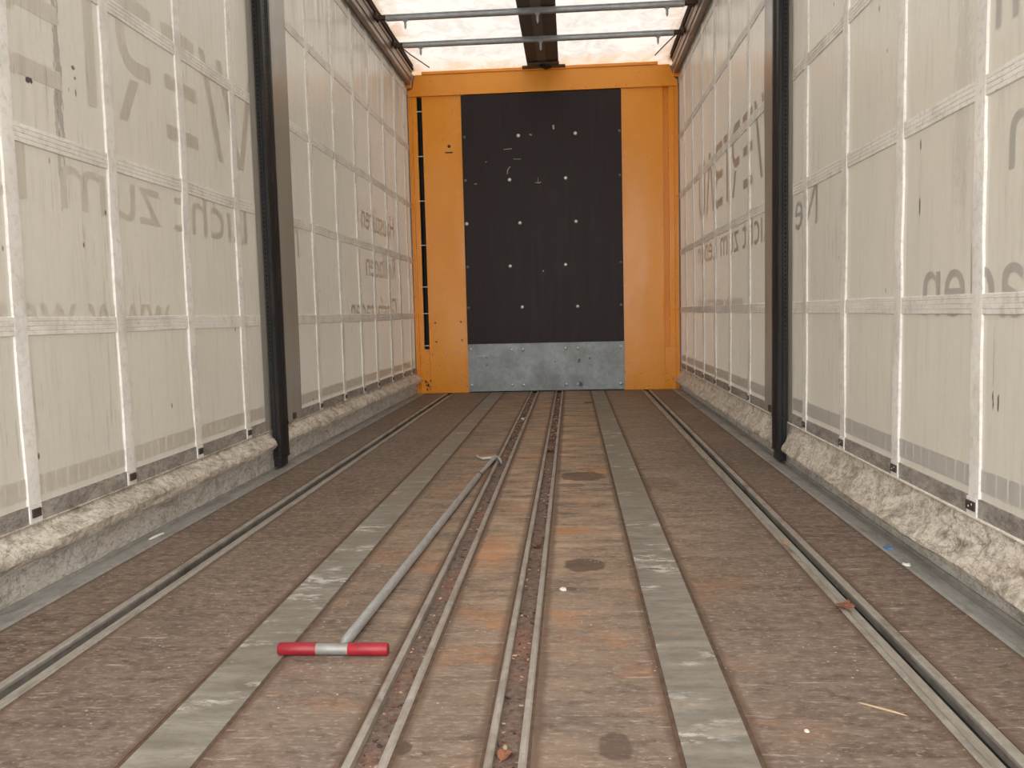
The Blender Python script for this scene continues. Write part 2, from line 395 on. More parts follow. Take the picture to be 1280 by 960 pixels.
def wood_mat():
    m = Mat('worn_floor_plywood')
    x, y, z = m.xyz()
    big = m.noise(1.6, (1, 1, 1), 6, 0.62, loc=(2, 3, 0))
    grain = m.noise(9, (0.55, 3.4, 1), 8, 0.72)
    fine = m.noise(70, (0.6, 1.5, 1), 5, 0.75, loc=(1, 1, 1))
    mot = m.noise(24, (1, 1.3, 1), 6, 0.72, loc=(6, 2, 1))
    c = m.mix(m.ramp(big, 0.35, 0.68), (0.102, 0.066, 0.047), (0.165, 0.120, 0.094))
    c = m.mix(m.ramp(grain, 0.42, 0.68, 0, 0.62), c, (0.30, 0.225, 0.165))
    c = m.mix(m.ramp(grain, 0.46, 0.30, 0, 0.55), c, (0.060, 0.040, 0.029))
    c = m.mix(m.ramp(mot, 0.48, 0.32, 0, 0.65), c, (0.060, 0.042, 0.033))
    c = m.mix(m.ramp(mot, 0.52, 0.72, 0, 0.55), c, (0.36, 0.285, 0.225))
    c = m.mix(m.ramp(fine, 0.53, 0.66, 0, 0.7), c, (0.46, 0.385, 0.315))
    c = m.mix(m.ramp(fine, 0.45, 0.32, 0, 0.6), c, (0.065, 0.045, 0.037))
    # dusty pale wear down the middle of the bed
    mid = m.ramp(m.math('ABSOLUTE', m.math('SUBTRACT', x, 0.12)), 0.75, 0.1)
    dn = m.noise(5, (0.7, 2.2, 1), 6, 0.7, loc=(8, 8, 1))
    c = m.mix(m.math('MULTIPLY', m.math('MULTIPLY', m.ramp(dn, 0.38, 0.66), m.math('MULTIPLY', mid, m.ramp(y, 1.6, 2.6, 0.35, 1.0))), 0.72), c, (0.58, 0.41, 0.275))
    # greyer towards the open end
    c = m.mix(m.math('MULTIPLY', m.ramp(y, 2.9, 1.4, 0, 0.45), m.ramp(mot, 0.35, 0.6)), c, (0.200, 0.155, 0.135))
    # orange rust stains, mostly on the middle boards
    rn = m.noise(3.1, (1.1, 1.6, 1), 5, 0.62, loc=(4.3, 1.2, 3))
    rust = m.math('MULTIPLY', m.ramp(rn, 0.55, 0.68), m.ramp(m.math('ABSOLUTE', m.math('SUBTRACT', x, 0.10)), 0.65, 0.12))
    c = m.mix(m.math('MULTIPLY', rust, 0.65), c, (0.46, 0.205, 0.085))
    r0 = m.math('ADD', m.math('POWER', m.math('DIVIDE', m.math('SUBTRACT', x, -0.02), 0.085), 2.0),
                m.math('POWER', m.math('DIVIDE', m.math('SUBTRACT', y, 2.60), 0.22), 2.0))
    c = m.mix(m.math('MULTIPLY', m.ramp(m.math('ADD', r0, m.math('MULTIPLY', m.math('ADD', mot, grain), 2.2)), 3.4, 1.6), 0.6), c, (0.56, 0.24, 0.09))
    # brown grime worked in along the rails and strips
    gn = m.noise(14, (1, 0.6, 1), 6, 0.7, loc=(6, 6, 6))
    ax = m.math('ABSOLUTE', x)
    near = None
    for e in (0.540, 0.402, 0.878, 0.968, 0.162, 0.072, 1.165):
        d_ = m.math('ABSOLUTE', m.math('SUBTRACT', ax, e))
        near = d_ if near is None else m.math('MINIMUM', near, d_)
    near = m.math('ADD', near, m.math('MULTIPLY', m.math('SUBTRACT', gn, 0.5), 0.03))
    c = m.mix(m.ramp(near, 0.017, 0.005, 0, 0.72), c, (0.115, 0.070, 0.048))
    # round dark stains
    for sx, sy, rx, ry, k in ((0.275, 3.80, 0.105, 0.105, 0.7), (0.225, 3.60, 0.06, 0.045, 0.45), (0.262, 2.445, 0.062, 0.065, 0.75),
                              (0.385, 6.93, 0.06, 0.05, 0.95), (-0.065, 1.385, 0.016, 0.022, 0.7), (0.30, 1.40, 0.03, 0.05, 0.6), (0.60, 3.62, 0.09, 0.14, 0.35)):
        q = m.math('ADD', m.math('POWER', m.math('DIVIDE', m.math('SUBTRACT', x, sx), rx), 2.0),
                   m.math('POWER', m.math('DIVIDE', m.math('SUBTRACT', y, sy), ry), 2.0))
        q = m.math('ADD', q, m.math('MULTIPLY', m.math('SUBTRACT', mot, 0.5), 1.8))
        c = m.mix(m.ramp(q, 1.15, 0.8, 0, k), c, (0.075, 0.046, 0.034))
    # pale scuffs and splinters
    sc = m.noise(13, (0.35, 3.0, 1), 4, 0.7, loc=(2, 9, 5))
    c = m.mix(m.ramp(sc, 0.63, 0.70, 0, 0.7), c, (0.50, 0.43, 0.36))
    v = m.voro(38, (1, 1, 1)); pv = m.noise(3, (1, 1, 1), 3, 0.5, loc=(1, 5, 5))
    c = m.mix(m.math('MULTIPLY', m.ramp(v, 0.12, 0.06), m.ramp(pv, 0.45, 0.6)), c, (0.55, 0.50, 0.44))
    m.set(c, m.ramp(grain, 0.3, 0.7, 0.55, 0.78), spec=0.3)
    m.bump(m.math('ADD', m.math('MULTIPLY', grain, 0.7), m.math('MULTIPLY', mot, 0.6)), 0.35, 0.006)
    return m.m
WOOD = wood_mat()

def strip_mat():
    m = Mat('worn_steel_floor_strip')
    a = m.noise(7, (0.6, 2.6, 1), 7, 0.7); b = m.noise(30, (0.8, 1.6, 1), 5, 0.7, loc=(1, 4, 1)); g = m.noise(2.2, (1, 1, 1), 3, 0.5, loc=(3, 9, 1))
    c = m.mix(m.ramp(a, 0.35, 0.7), (0.180, 0.160, 0.132), (0.34, 0.315, 0.272))
    c = m.mix(m.ramp(b, 0.50, 0.36, 0, 0.35), c, (0.12, 0.105, 0.09))
    p = m.noise(4.5, (0.9, 2.2, 1), 4, 0.6, loc=(5, 5, 2))
    w_ = m.math('MULTIPLY', m.ramp(b, 0.47, 0.55), m.ramp(p, 0.55, 0.64))
    c = m.mix(m.math('MULTIPLY', w_, 0.75), c, (0.62, 0.60, 0.56))
    c = m.mix(m.math('ADD', m.ramp(g, 0.50, 0.72, 0, 0.45), m.ramp(m.xyz()[1], 2.5, 6.5, 0, 0.35)), c, (0.20, 0.150, 0.110))
    r = m.noise(5, (0.7, 2.6, 1), 4, 0.6, loc=(2.2, 1.5, 7))
    c = m.mix(m.ramp(r, 0.66, 0.74, 0, 0.55), c, (0.46, 0.25, 0.12))
    m.set(c, m.ramp(a, 0.3, 0.7, 0.5, 0.68), 0.15, 0.4)
    m.bump(b, 0.25, 0.003)
    return m.m
STRIP = strip_mat()

def dirt_mat():
    m = Mat('channel_dirt')
    a = m.noise(60, (1, 1, 1), 6, 0.75); b = m.noise(6, (1, 0.5, 1), 4, 0.6); v = m.noise(150, (1, 1, 1), 3, 0.6, loc=(1, 2, 3))
    c = m.mix(m.ramp(a, 0.35, 0.68), (0.085, 0.055, 0.043), (0.26, 0.185, 0.145))
    c = m.mix(m.ramp(b, 0.5, 0.72, 0, 0.6), c, (0.30, 0.125, 0.075))
    c = m.mix(m.ramp(v, 0.66, 0.72, 0, 0.7), c, (0.52, 0.46, 0.40))
    m.set(c, 0.85); m.bump(a, 0.8, 0.006)
    return m.m
DIRT = dirt_mat()

def roof_mat():
    m = Mat('white_roof_tarpaulin')
    a = m.noise(5, (1.2, 0.9, 1), 6, 0.62, dist=1.1); b = m.noise(1.2, (1, 1, 1), 3, 0.5)
    x = m.xyz()[0]
    c = m.mix(m.ramp(a, 0.44, 0.66, 0, 0.75), (0.84, 0.815, 0.775), (0.64, 0.605, 0.565))
    edge = m.ramp(m.math('ABSOLUTE', x), 0.98, 1.14)
    c = m.mix(m.math('MULTIPLY', edge, m.ramp(a, 0.40, 0.62, 0.2, 0.9)), c, (0.70, 0.50, 0.36))
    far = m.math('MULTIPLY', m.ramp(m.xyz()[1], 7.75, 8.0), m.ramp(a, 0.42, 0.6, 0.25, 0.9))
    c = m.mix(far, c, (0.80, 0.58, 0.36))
    m.set(c, 0.6)
    nrm = m.bump(a, 0.5, 0.03)
    m.translucent(c, 0.27)
    return m.m
ROOF = roof_mat()

# ------------------------------------------------------------------ geometry constants
Y0, Y1 = -0.25, 7.99        # rear opening, face of the end wall
WX = 1.255                  # curtain plane
def billow(y, z, s):
    a = 0.006 * nz(y * 0.9 + 3 * s, z * 0.8, 1.7) + 0.003 * nz(y * 2.2, z * 0.9 + 5 * s, 4.1)
    return a * min(1, max(0, z - 0.19) * 3) * min(1.0, abs(y - 4.11) / 0.6 + 0.05)
def cpt(y, z, s, off=0.0):
    return Vector((s * (WX - billow(y, z, s) - off), y, z))

# ------------------------------------------------------------------ floor
BOARDS = [(-1.165, -0.968), (-0.878, -0.540), (-0.402, -0.162), (-0.072, 0.073), (0.156, 0.402), (0.540, 0.878), (0.968, 1.165)]
SEAMS = [Y0, 0.23, 1.51, 2.79, 4.07, 5.42, 6.70, 7.985]
bm = bmesh.new()
for x0, x1 in BOARDS:
    for a, b in zip(SEAMS, SEAMS[1:]):
        box(bm, x0, x1, a + 0.0018, b - 0.0018, -0.028, 0.0, bev=0.0015)
floor = tag(obj('floor', bm, WOOD), 'worn brown plywood floor boards of the trailer bed', None, None, 'structure')
sub = obj('subfloor', boxes((-1.28, 1.28, Y0, 8.05, -0.09, -0.0285)), SUB, floor)
bm = bmesh.new()
for xc in (-0.540, -0.402, 0.402, 0.540):
    sgn = 1 if abs(xc) > 0.5 else -1
    sgn *= (1 if xc > 0 else -1)
    box(bm, min(xc, xc - sgn * 0.009), max(xc, xc - sgn * 0.009), Y0, 7.985, -0.028, -0.0015)
for xc, d in ((-0.162, -1), (-0.072, 1), (0.073, -1), (0.156, 1), (-0.878, 1), (0.878, -1), (-0.968, -1), (0.968, 1)):
    pass
for a, b in ((-0.969, -0.961), (-0.881, -0.877), (-0.163, -0.155), (-0.081, -0.071), (0.072, 0.080), (0.149, 0.157), (0.877, 0.881), (0.961, 0.969), (-1.167, -1.164), (1.164, 1.167)):
    box(bm, a, b, Y0, 7.985, -0.028, -0.0008)
obj('sealant_joint', bm, SEAL, floor)

for s, side in ((-1, 'left'), (1, 'right')):
    a, b = (0.411, 0.531)
    bm = bmesh.new()
    cuts = [Y0, 0.15, 1.43 if s > 0 else 1.47, 2.06 if s > 0 else 2.79, 3.9, 5.42, 6.70, 7.985]
    for p, q in zip(cuts, cuts[1:]):
        box(bm, min(s * a, s * b), max(s * a, s * b), p + 0.0008, q - 0.0008, -0.0283, 0.0006, bev=0.0008)
    o = obj('steel_floor_strip', bm, STRIP, loc=(s * 0.471, 1.33, 0))
    tag(o, 'flat grey steel strip let into the floor ' + ('left of the middle, under the red grip' if s < 0 else 'right of the middle, beside the round dark stains'), 'floor strip')

# rails: shallow open channels with raised lips
def rail(x0, x1, lipl, lipr, depth, name, label, hook=0):
    t = thing(name, label, 'floor rail', ((x0 + x1) / 2, 1.33, 0))
    bm = bmesh.new()
    top = 0.003
    prism_y(bm, [(x0, -0.028), (x0 + lipl, -0.028), (x0 + lipl, top - 0.001), (x0 + lipl * 0.75, top + 0.001), (x0 + lipl * 0.25, top + 0.001), (x0, top - 0.002)], Y0, 7.985)
    obj('rail_lip', bm, RAILM, t)
    bm = bmesh.new()
    prism_y(bm, [(x1, -0.028), (x1, top - 0.002), (x1 - lipr * 0.25, top + 0.001), (x1 - lipr * 0.75, top + 0.001), (x1 - lipr, top - 0.001), (x1 - lipr, -0.028)], Y0, 7.985)
    obj('rail_lip', bm, RAILM, t)
    obj('rail_bed', boxes((x0 + lipl - 0.001, x1 - lipr + 0.001, Y0, 7.985, -0.0284, -depth)), DIRT, t)
    return t
rail(-0.156, -0.080, 0.015, 0.016, 0.013, 'floor_rail', 'dirt filled steel rail running past the hooked end of the pole')
rail(0.079, 0.150, 0.014, 0.014, 0.013, 'floor_rail', 'dirt filled steel rail just right of the centre board, holding dry leaves')
def outer_rail(s, label):
    t = thing('floor_rail', label, 'floor rail', (s * 0.923, 1.33, 0))
    for P in ([(0.880, -0.028), (0.880, 0.001), (0.884, 0.003), (0.892, 0.003), (0.897, 0.0), (0.897, -0.028)],
              [(0.962, -0.028), (0.962, 0.001), (0.960, 0.004), (0.947, 0.004), (0.941, 0.002), (0.941, -0.005), (0.947, -0.005), (0.947, -0.028)]):
        bm = bmesh.new(); prism_y(bm, [(s * x, z) for x, z in P], Y0, 7.985); obj('rail_lip', bm, LIPM, t)
    bm = bmesh.new(); prism_y(bm, [(s * x, z) for x, z in [(0.8965, -0.028), (0.8965, -0.006), (0.901, -0.011), (0.927, -0.011), (0.931, -0.016), (0.931, -0.028)]], Y0, 7.985)
    obj('rail_bed', bm, BEDM, t)
    bm = bmesh.new(); prism_y(bm, [(s * x, z) for x, z in [(0.9305, -0.0285), (0.9475, -0.0285), (0.9475, -0.026), (0.9305, -0.026)]], Y0, 7.985)
    obj('rail_slot', bm, BLACKM, t)  # slot floor coloured black for the shade under the overhanging lip
LIPM = galv_mat('scuffed_rail_lip', (0.34, 0.315, 0.28), 0.45, 0.3, (3, 1.5, 1), dirt=0.95, dirtcol=(0.15, 0.11, 0.085))
BEDM = galv_mat('dusty_rail_bed', (0.33, 0.30, 0.26), 0.6, 0.1, (3, 1.0, 1), dirt=0.6, dirtcol=(0.17, 0.13, 0.10))
outer_rail(-1, 'open empty steel rail near the left curtain')
outer_rail(1, 'open empty steel rail near the right curtain, with a pink dry leaf on it')
0 and rail(-0.966, -0.880, 0.024, 0.022, 0.022, 'floor_rail', 'open empty steel rail near the left curtain', 1)
0 and rail(0.880, 0.966, 0.022, 0.024, 0.022, 'floor_rail', 'open empty steel rail near the right curtain, with a pink dry leaf on it', 1)

# crumbs of dirt, twigs and leaf bits lying in the two middle rails: nobody could count them
def crumbs(xa, xb, n, seed, label):
    rnd = random.Random(seed)
    bm = bmesh.new()
    for i in range(n):
        while True:
            y = 1.0 + 6.9 * rnd.random()
            dens = 0.25 + 0.9 * max(0, nz(y * 1.7, seed * 3.1)) + (0.7 if y > 5.0 else 0)
            if rnd.random() < dens: break
        e = rnd.random()
        x = xa + (xb - xa) * (e if rnd.random() < 0.5 else (rnd.choice((0.12, 0.88)) + 0.1 * (e - 0.5)))
        sz = 0.0012 + 0.0035 * rnd.random() ** 2.5 + (0.0015 if y > 4.5 else 0)
        z = -0.013 + sz * 0.4
        mtx = Matrix.Translation((x, y, z)) @ Matrix.Rotation(rnd.random() * 6.3, 4, 'Z') @ Matrix.Rotation(rnd.random() * 0.8 - 0.4, 4, 'X') @ Matrix.Diagonal((sz * (1 + 2 * rnd.random()), sz, sz * 0.45, 1))
        r = bmesh.ops.create_icosphere(bm, subdivisions=1, radius=1.0, matrix=mtx)
        for v in r['verts']:
            v.co += Vector((nz(v.co.x * 300, v.co.y * 300, i), nz(v.co.y * 300, i, 1), 0)) * sz * 0.35
        k = int(rnd.choice((0, 0, 1, 1, 2, 3)))
        for v in r['verts']:
            for f in v.link_faces: f.material_index = k
    me = bpy.data.meshes.new('rail_debris'); 
    for v in bm.verts: v.co -= Vector(((xa + xb) / 2, 1.33, -0.013))
    bm.to_mesh(me); bm.free()
    for m_ in (DIRT, LEAF2, DARKBR, CHIPW): me.materials.append(m_)
    o = bpy.data.objects.new('rail_debris', me); COL.objects.link(o); o.location = ((xa + xb) / 2, 1.33, -0.013)
    tag(o, label, 'debris', None, 'stuff')
crumbs(-0.139, -0.098, 1500, 3, 'brown crumbs and twigs in the rail beside the pole hook')
crumbs(0.095, 0.134, 2000, 5, 'brown crumbs and leaf bits in the rail right of the centre board')

# steel edge rails along both sides of the floor
for s, side in ((-1, 'left'), (1, 'right')):
    bm = bmesh.new()
    prof = [(1.166, -0.03), (1.166, 0.0), (1.175, 0.003), (1.215, 0.004), (1.222, 0.0005), (1.240, 0.001), (1.243, 0.009), (1.2475, 0.009), (1.2485, 0.0), (1.2485, -0.03)]
    prism_y(bm, [(s * x, z) for x, z in prof], Y0, 7.985)
    o = obj('edge_rail', bm, SIDEM, loc=(s * 1.21, 1.9, 0))
    tag(o, 'scuffed grey steel edge rail along the foot of the ' + side + ' curtain', 'edge rail')

# ------------------------------------------------------------------ end wall
Ye = Y1
wall = tag(bpy.data.objects.new('wall_far', None), 'orange painted steel end wall of the trailer', None, None, 'structure')
COL.objects.link(wall); wall.location = (0, Ye, 0)
XL, XR = -0.745, 0.727
# side sheets left and right of the board
bm = bmesh.new(); box(bm, -1.112, XL + 0.004, Ye, Ye + 0.03, 0.0, 2.775, bev=0.002); obj('side_sheet', bm, ORANGE, wall)
bm = bmesh.new(); box(bm, XR - 0.004, 1.105, Ye, Ye + 0.03, 0.0, 2.775, bev=0.002); obj('side_sheet', bm, ORANGE, wall)
# strips outboard of the slots, the solid foot plates and the corner posts
bm = boxes((-1.205, -1.160, Ye - 0.004, Ye + 0.03, 0.42, 2.775), (-1.205, -1.113, Ye - 0.003, Ye + 0.03, 0.0, 0.42), bev=0.002); obj('slot_flange', bm, ORANGE, wall)
bm = boxes((1.155, 1.205, Ye - 0.004, Ye + 0.03, 0.40, 2.775), (1.106, 1.205, Ye - 0.003, Ye + 0.03, 0.0, 0.40), bev=0.002); obj('slot_flange', bm, ORANGE, wall)
for s in (-1, 1):
    bm = bmesh.new()
    prism_y(bm, [(s * 1.210, 0), (s * 1.240, 0), (s * 1.240, 0.01), (s * 1.210, 0.01)], Ye, Ye + 0.01) if False else None
    a, b = sorted((s * 1.2055, s * 1.216)); box(bm, a, b, Ye - 0.018, Ye + 0.03, 0.0, 2.775, bev=0.002)
    a, b = sorted((s * 1.2165, s * 1.241)); box(bm, a, b, Ye - 0.004, Ye + 0.03, 0.0, 2.775, bev=0.002)
    obj('corner_post', bm, ORANGE, wall)
    bm = bmesh.new()
    for z, r in ((1.78, 0.0045), (0.92, 0.004)):
        dome(bm, (s * 1.229, Ye - 0.0039, z), r, 0.001, (0, -1, 0))
    obj('rivet_hole', bm, BLACKM, wall)
# inside of the left slot is dark, of the right slot painted
obj('slot_back', boxes((-1.16, -1.112, Ye + 0.10, Ye + 0.105, 0.42, 2.775), (-1.162, -1.158, Ye + 0.03, Ye + 0.105, 0.42, 2.775), (-1.114, -1.110, Ye + 0.03, Ye + 0.105, 0.42, 2.775)), BLACKM, wall)
obj('slot_back', boxes((1.105, 1.155, Ye + 0.032, Ye + 0.036, 0.40, 2.775)), ORANGE2, wall)
for z in (2.63, 2.22, 1.81, 1.40, 1.01, 0.76, 0.455):
    bm = bmesh.new(); tube(bm, [(-1.166, Ye - 0.006, z), (-1.108, Ye - 0.006, z)], 0.0055, 10)
    obj('slot_pin', bm, BOLT, wall, sm=True)
# header beam
Hb = [(-1.238, 2.765), (1.236, 2.765), (1.236, 2.815), (1.200, 2.845), (1.165, 2.955), (-1.165, 2.955), (-1.190, 2.835), (-1.238, 2.812)]
bm = bmesh.new(); prism_y(bm, Hb, Ye - 0.022, Ye + 0.03); hd = obj('header_beam', bm, ORANGE2, wall)
obj('header_lip', boxes((-1.10, 1.06, Ye - 0.034, Ye + 0.02, 2.956, 2.982), bev=0.003), ORANGE2, hd)
bm = bmesh.new()
for x, z in ((-1.12, 2.79), (-0.80, 2.785), (-0.74, 2.782), (-0.29, 2.785), (-0.16, 2.785), (0.29, 2.785), (0.41, 2.785), (0.68, 2.785), (0.77, 2.79), (1.09, 2.79),
             (-1.02, 2.90), (-0.60, 2.92), (0.90, 2.90), (-0.24, 2.92)):
    dome(bm, (x, Ye - 0.022, z), 0.0095, 0.004, (0, -1, 0))
obj('header_rivet', bm, ORANGE2, hd, sm=True)
for x, z, m_ in ((-1.05, 0.67, LEAF2), (-0.805, 0.675, LEAF2), (-1.045, 0.49, LEAF2), (-0.80, 0.50, LEAF2), (-0.955, 0.385, BOLT), (-0.825, 0.385, BOLT)):
    bm = bmesh.new(); dome(bm, (x, Ye, z), 0.0085, 0.004, (0, -1, 0)); obj('sheet_rivet', bm, m_, wall, sm=True)
bm = bmesh.new(); dome(bm, (-0.868, Ye, 2.305), 0.015, 0.002, (0, -1, 0)); box(bm, -0.905, -0.835, Ye - 0.002, Ye + 0.001, 2.243, 2.253)
obj('keyhole', bm, BLACKM, wall)
# pressed trailer-sheet marks beside the slot foot: black smudge
bm = bmesh.new()
rnd = random.Random(11)
for i in range(16):
    x = -1.135 + 0.05 * (rnd.random() - 0.5); z = 0.075 + 0.09 * (rnd.random() - 0.5)
    dome(bm, (x, Ye - 0.0029, z), 0.004 + 0.006 * rnd.random(), 0.0006, (0, -1, 0), 7)
obj('black_smudge', bm, BLACKM, wall)
# black gaps at both sides of the wall
for s in (-1, 1):
    a, b = sorted((s * 1.242, s * 1.30)); obj('corner_gap', boxes((a, b, Ye + 0.03, Ye + 0.06, 0.0, 2.95)), BLACKM, wall)
obj('backing_sheet', boxes((-1.30, 1.30, Ye + 0.106, Ye + 0.12, -0.09, 3.06)), DARKBR, wall)

ply = thing('plywood_panel', 'tall dark brown plywood board bolted to the orange end wall', 'plywood board', (0, Ye - 0.012, 0.46))
obj('board', boxes((XL, XR, Ye - 0.012, Ye - 0.0005, 0.46, 2.757), bev=0.0015), PLY, ply)
PB = [(-0.219, 2.375), (0.305, 2.376), (-0.31, 1.977), (0.209, 1.974), (-0.722, 1.586), (-0.223, 1.578), (0.298, 1.576), (-0.323, 1.181), (0.194, 1.181),
      (-0.219, 0.797), (0.299, 0.792), (0.710, 2.382), (0.708, 1.985), (0.703, 1.189), (0.703, 0.797), (-0.720, 2.379), (-0.722, 1.984), (-0.724, 1.185), (-0.725, 0.803)]
BOLTD = plain('dull_bolt', (0.16, 0.15, 0.14), 0.5, 0.3)
for i, (x, z) in enumerate(PB):
    bm = bmesh.new(); dome(bm, (x, Ye - 0.012, z), 0.0175 if i < 11 else 0.014, 0.008, (0, -1, 0), 14)
    obj('bolt', bm, BOLT if i < 11 else BOLTD, ply, sm=True)
bm = bmesh.new(); dome(bm, (-0.016, Ye - 0.012, 1.128), 0.008, 0.004, (0, -1, 0)); obj('screw', bm, BOLT, ply, sm=True)
# chips and scrapes in the dark film
SCR = plain('raw_wood_scratch', (0.42, 0.36, 0.29), 0.7)
def nick(pts, wd):
    bm = bmesh.new()
    for (x, z), (x2, z2) in zip(pts, pts[1:]):
        d = Vector((x2 - x, 0, z2 - z)); n_ = Vector((-d.z, 0, d.x)).normalized() * wd
        a = Vector((x, Ye - 0.0127, z)); b = Vector((x2, Ye - 0.0127, z2))
        bm.faces.new([bm.verts.new(p) for p in (a - n_, b - n_, b + n_, a + n_)])
    obj('scratch', bm, SCR, ply)
nick([(-0.33, 2.03), (-0.328, 2.055), (-0.318, 2.08), (-0.30, 2.098)], 0.0035)
nick([(-0.64, 1.952), (-0.615, 1.950)], 0.004)
nick([(-0.075, 1.945), (-0.03, 1.94), (-0.02, 1.95)], 0.003); nick([(-0.045, 1.935), (-0.047, 1.99)], 0.002)
nick([(-0.36, 2.255), (-0.28, 2.26)], 0.003); nick([(-0.27, 2.165), (-0.20, 2.162)], 0.002)
nick([(-0.118, 2.385), (-0.095, 2.375)], 0.006); nick([(0.105, 2.46), (0.107, 2.42)], 0.008)
nick([(-0.53, 2.145), (-0.518, 2.152)], 0.004)

kick = thing('kick_plate', 'galvanised steel sheet across the foot of the end wall, under the brown board', 'metal plate', (0, Ye - 0.016, 0.012))
obj('plate', boxes((XL + 0.001, XR + 0.002, Ye - 0.016, Ye - 0.0005, 0.010, 0.459), bev=0.0012), GALV, kick)
for x, z in [(-0.716, 0.412), (-0.327, 0.401), (-0.221, 0.399), (0.179, 0.405), (0.292, 0.403), (0.695, 0.409), (-0.716, 0.072), (-0.331, 0.067), (-0.221, 0.065), (0.18, 0.065), (0.292, 0.064), (0.692, 0.063)]:
    bm = bmesh.new(); dome(bm, (x, Ye - 0.016, z), 0.0155, 0.009, (0, -1, 0), 14); obj('bolt', bm, BOLT, kick, sm=True)
SMR = plain('dark_smear', (0.10, 0.10, 0.105), 0.6)
for x, z, r in ((0.315, 0.062, 0.026), (0.305, 0.290, 0.016), (0.405, 0.305, 0.013), (0.30, 0.275, 0.012), (-0.57, 0.33, 0.010), (-0.57, 0.26, 0.010), (0.08, 0.28, 0.008)):
    bm = bmesh.new()
    vs = [bm.verts.new((x + r * (0.8 + 0.35 * nz(i, x * 9)) * math.cos(q), Ye - 0.0164, z + r * (0.9 + 0.4 * nz(i * 1.3, z * 7)) * math.sin(q))) for i, q in enumerate([2 * math.pi * k / 12 for k in range(12)])]
    bm.faces.new(list(reversed(vs)))
    obj('dark_stain', bm, SMR, kick)

# ------------------------------------------------------------------ side curtains
VY = {-1: [0.64, 1.16, 1.685, 2.207, 2.724, 3.252, 3.770, 4.905, 5.452, 5.962, 6.417, 6.940, 7.392, 7.80],
      1: [0.64, 1.16, 1.685, 2.207, 2.727, 3.255, 3.773, 4.945, 5.535, 6.08, 6.62, 7.13, 7.62]}
HZ = [0.738, 1.265, 1.777, 2.305, 2.815]
PAN = (3.985, 4.545)      # plain grey overlap behind the post
ZH0, ZH1 = 0.197, 0.247   # hem
ZT = 2.884

def sheet(bm, s, ys, zs, off):
    g = [[bm.verts.new(cpt(y, z, s, off)) for z in zs] for y in ys]
    for i in range(len(ys) - 1):
        for j in range(len(zs) - 1):
            q = (g[i][j], g[i + 1][j], g[i + 1][j + 1], g[i][j + 1])
            bm.faces.new(q if s < 0 else tuple(reversed(q)))
def frange(a, b, n): return [a + (b - a) * i / n for i in range(n + 1)]

def slab(bm, s, ys, zs, off, th):
    """a strap that follows the curtain: front, plus its four edges back to the cloth"""
    F = [[bm.verts.new(cpt(y, z, s, off + th)) for z in zs] for y in ys]
    B = [[bm.verts.new(cpt(y, z, s, off)) for z in zs] for y in ys]
    ny, nz_ = len(ys), len(zs)
    for i in range(ny - 1):
        for j in range(nz_ - 1):
            bm.faces.new((F[i][j], F[i + 1][j], F[i + 1][j + 1], F[i][j + 1]))
    for i in range(ny - 1):
        bm.faces.new((B[i][0], B[i + 1][0], F[i + 1][0], F[i][0])); bm.faces.new((F[i][-1], F[i + 1][-1], B[i + 1][-1], B[i][-1]))
    for j in range(nz_ - 1):
        bm.faces.new((F[0][j], F[0][j + 1], B[0][j + 1], B[0][j])); bm.faces.new((B[-1][j], B[-1][j + 1], F[-1][j + 1], F[-1][j]))
    if s > 0: bmesh.ops.reverse_faces(bm, faces=bm.faces)

FONT_XH = None
def text_shape(word):
    cu = bpy.data.curves.new('lettering', 'FONT'); cu.body = word; cu.size = 1.0; cu.resolution_u = 4
    o = bpy.data.objects.new('lettering', cu); COL.objects.link(o)
    bpy.context.view_layer.update()
    me = bpy.data.meshes.new_from_object(o)
    bpy.data.objects.remove(o, do_unlink=True); bpy.data.curves.remove(cu)
    return me
def xheight():
    global FONT_XH
    if FONT_XH is None:
        me = text_shape('x'); FONT_XH = max(v.co.y for v in me.vertices)
    return FONT_XH
def slice_up(bm, step=0.06):
    """cut flat letters finely so that they can follow the billowing cloth"""
    for ax in (0, 1):
        lo = min(v.co[ax] for v in bm.verts); hi = max(v.co[ax] for v in bm.verts)
        c = lo + step
        while c < hi:
            p = [0, 0, 0]; n = [0, 0, 0]; p[ax] = c; n[ax] = 1
            bmesh.ops.bisect_plane(bm, geom=list(bm.verts) + list(bm.edges) + list(bm.faces), plane_co=p, plane_no=n, dist=1e-6)
            c += step
def lettering(word, s, ystart, length, base, xh, mat, parent, off=0.0016, bold=0.0):
    """words printed outside show through mirrored: they run from right to left on both curtains"""
    me = text_shape(word)
    k = xh / xheight()
    u0 = min(v.co.x for v in me.vertices); u1 = max(v.co.x for v in me.vertices)
    ku = length / (u1 - u0)
    bm = bmesh.new(); bm.from_mesh(me); bpy.data.meshes.remove(me)
    for v in bm.verts: v.co = ((v.co.x - u0) * ku, v.co.y * k, 0)
    slice_up(bm)
    for v in bm.verts: v.co = cpt(ystart + (v.co.x if s > 0 else -v.co.x), base + v.co.y, s, off)
    if bold:
        pass
    return obj('lettering', bm, mat, parent)

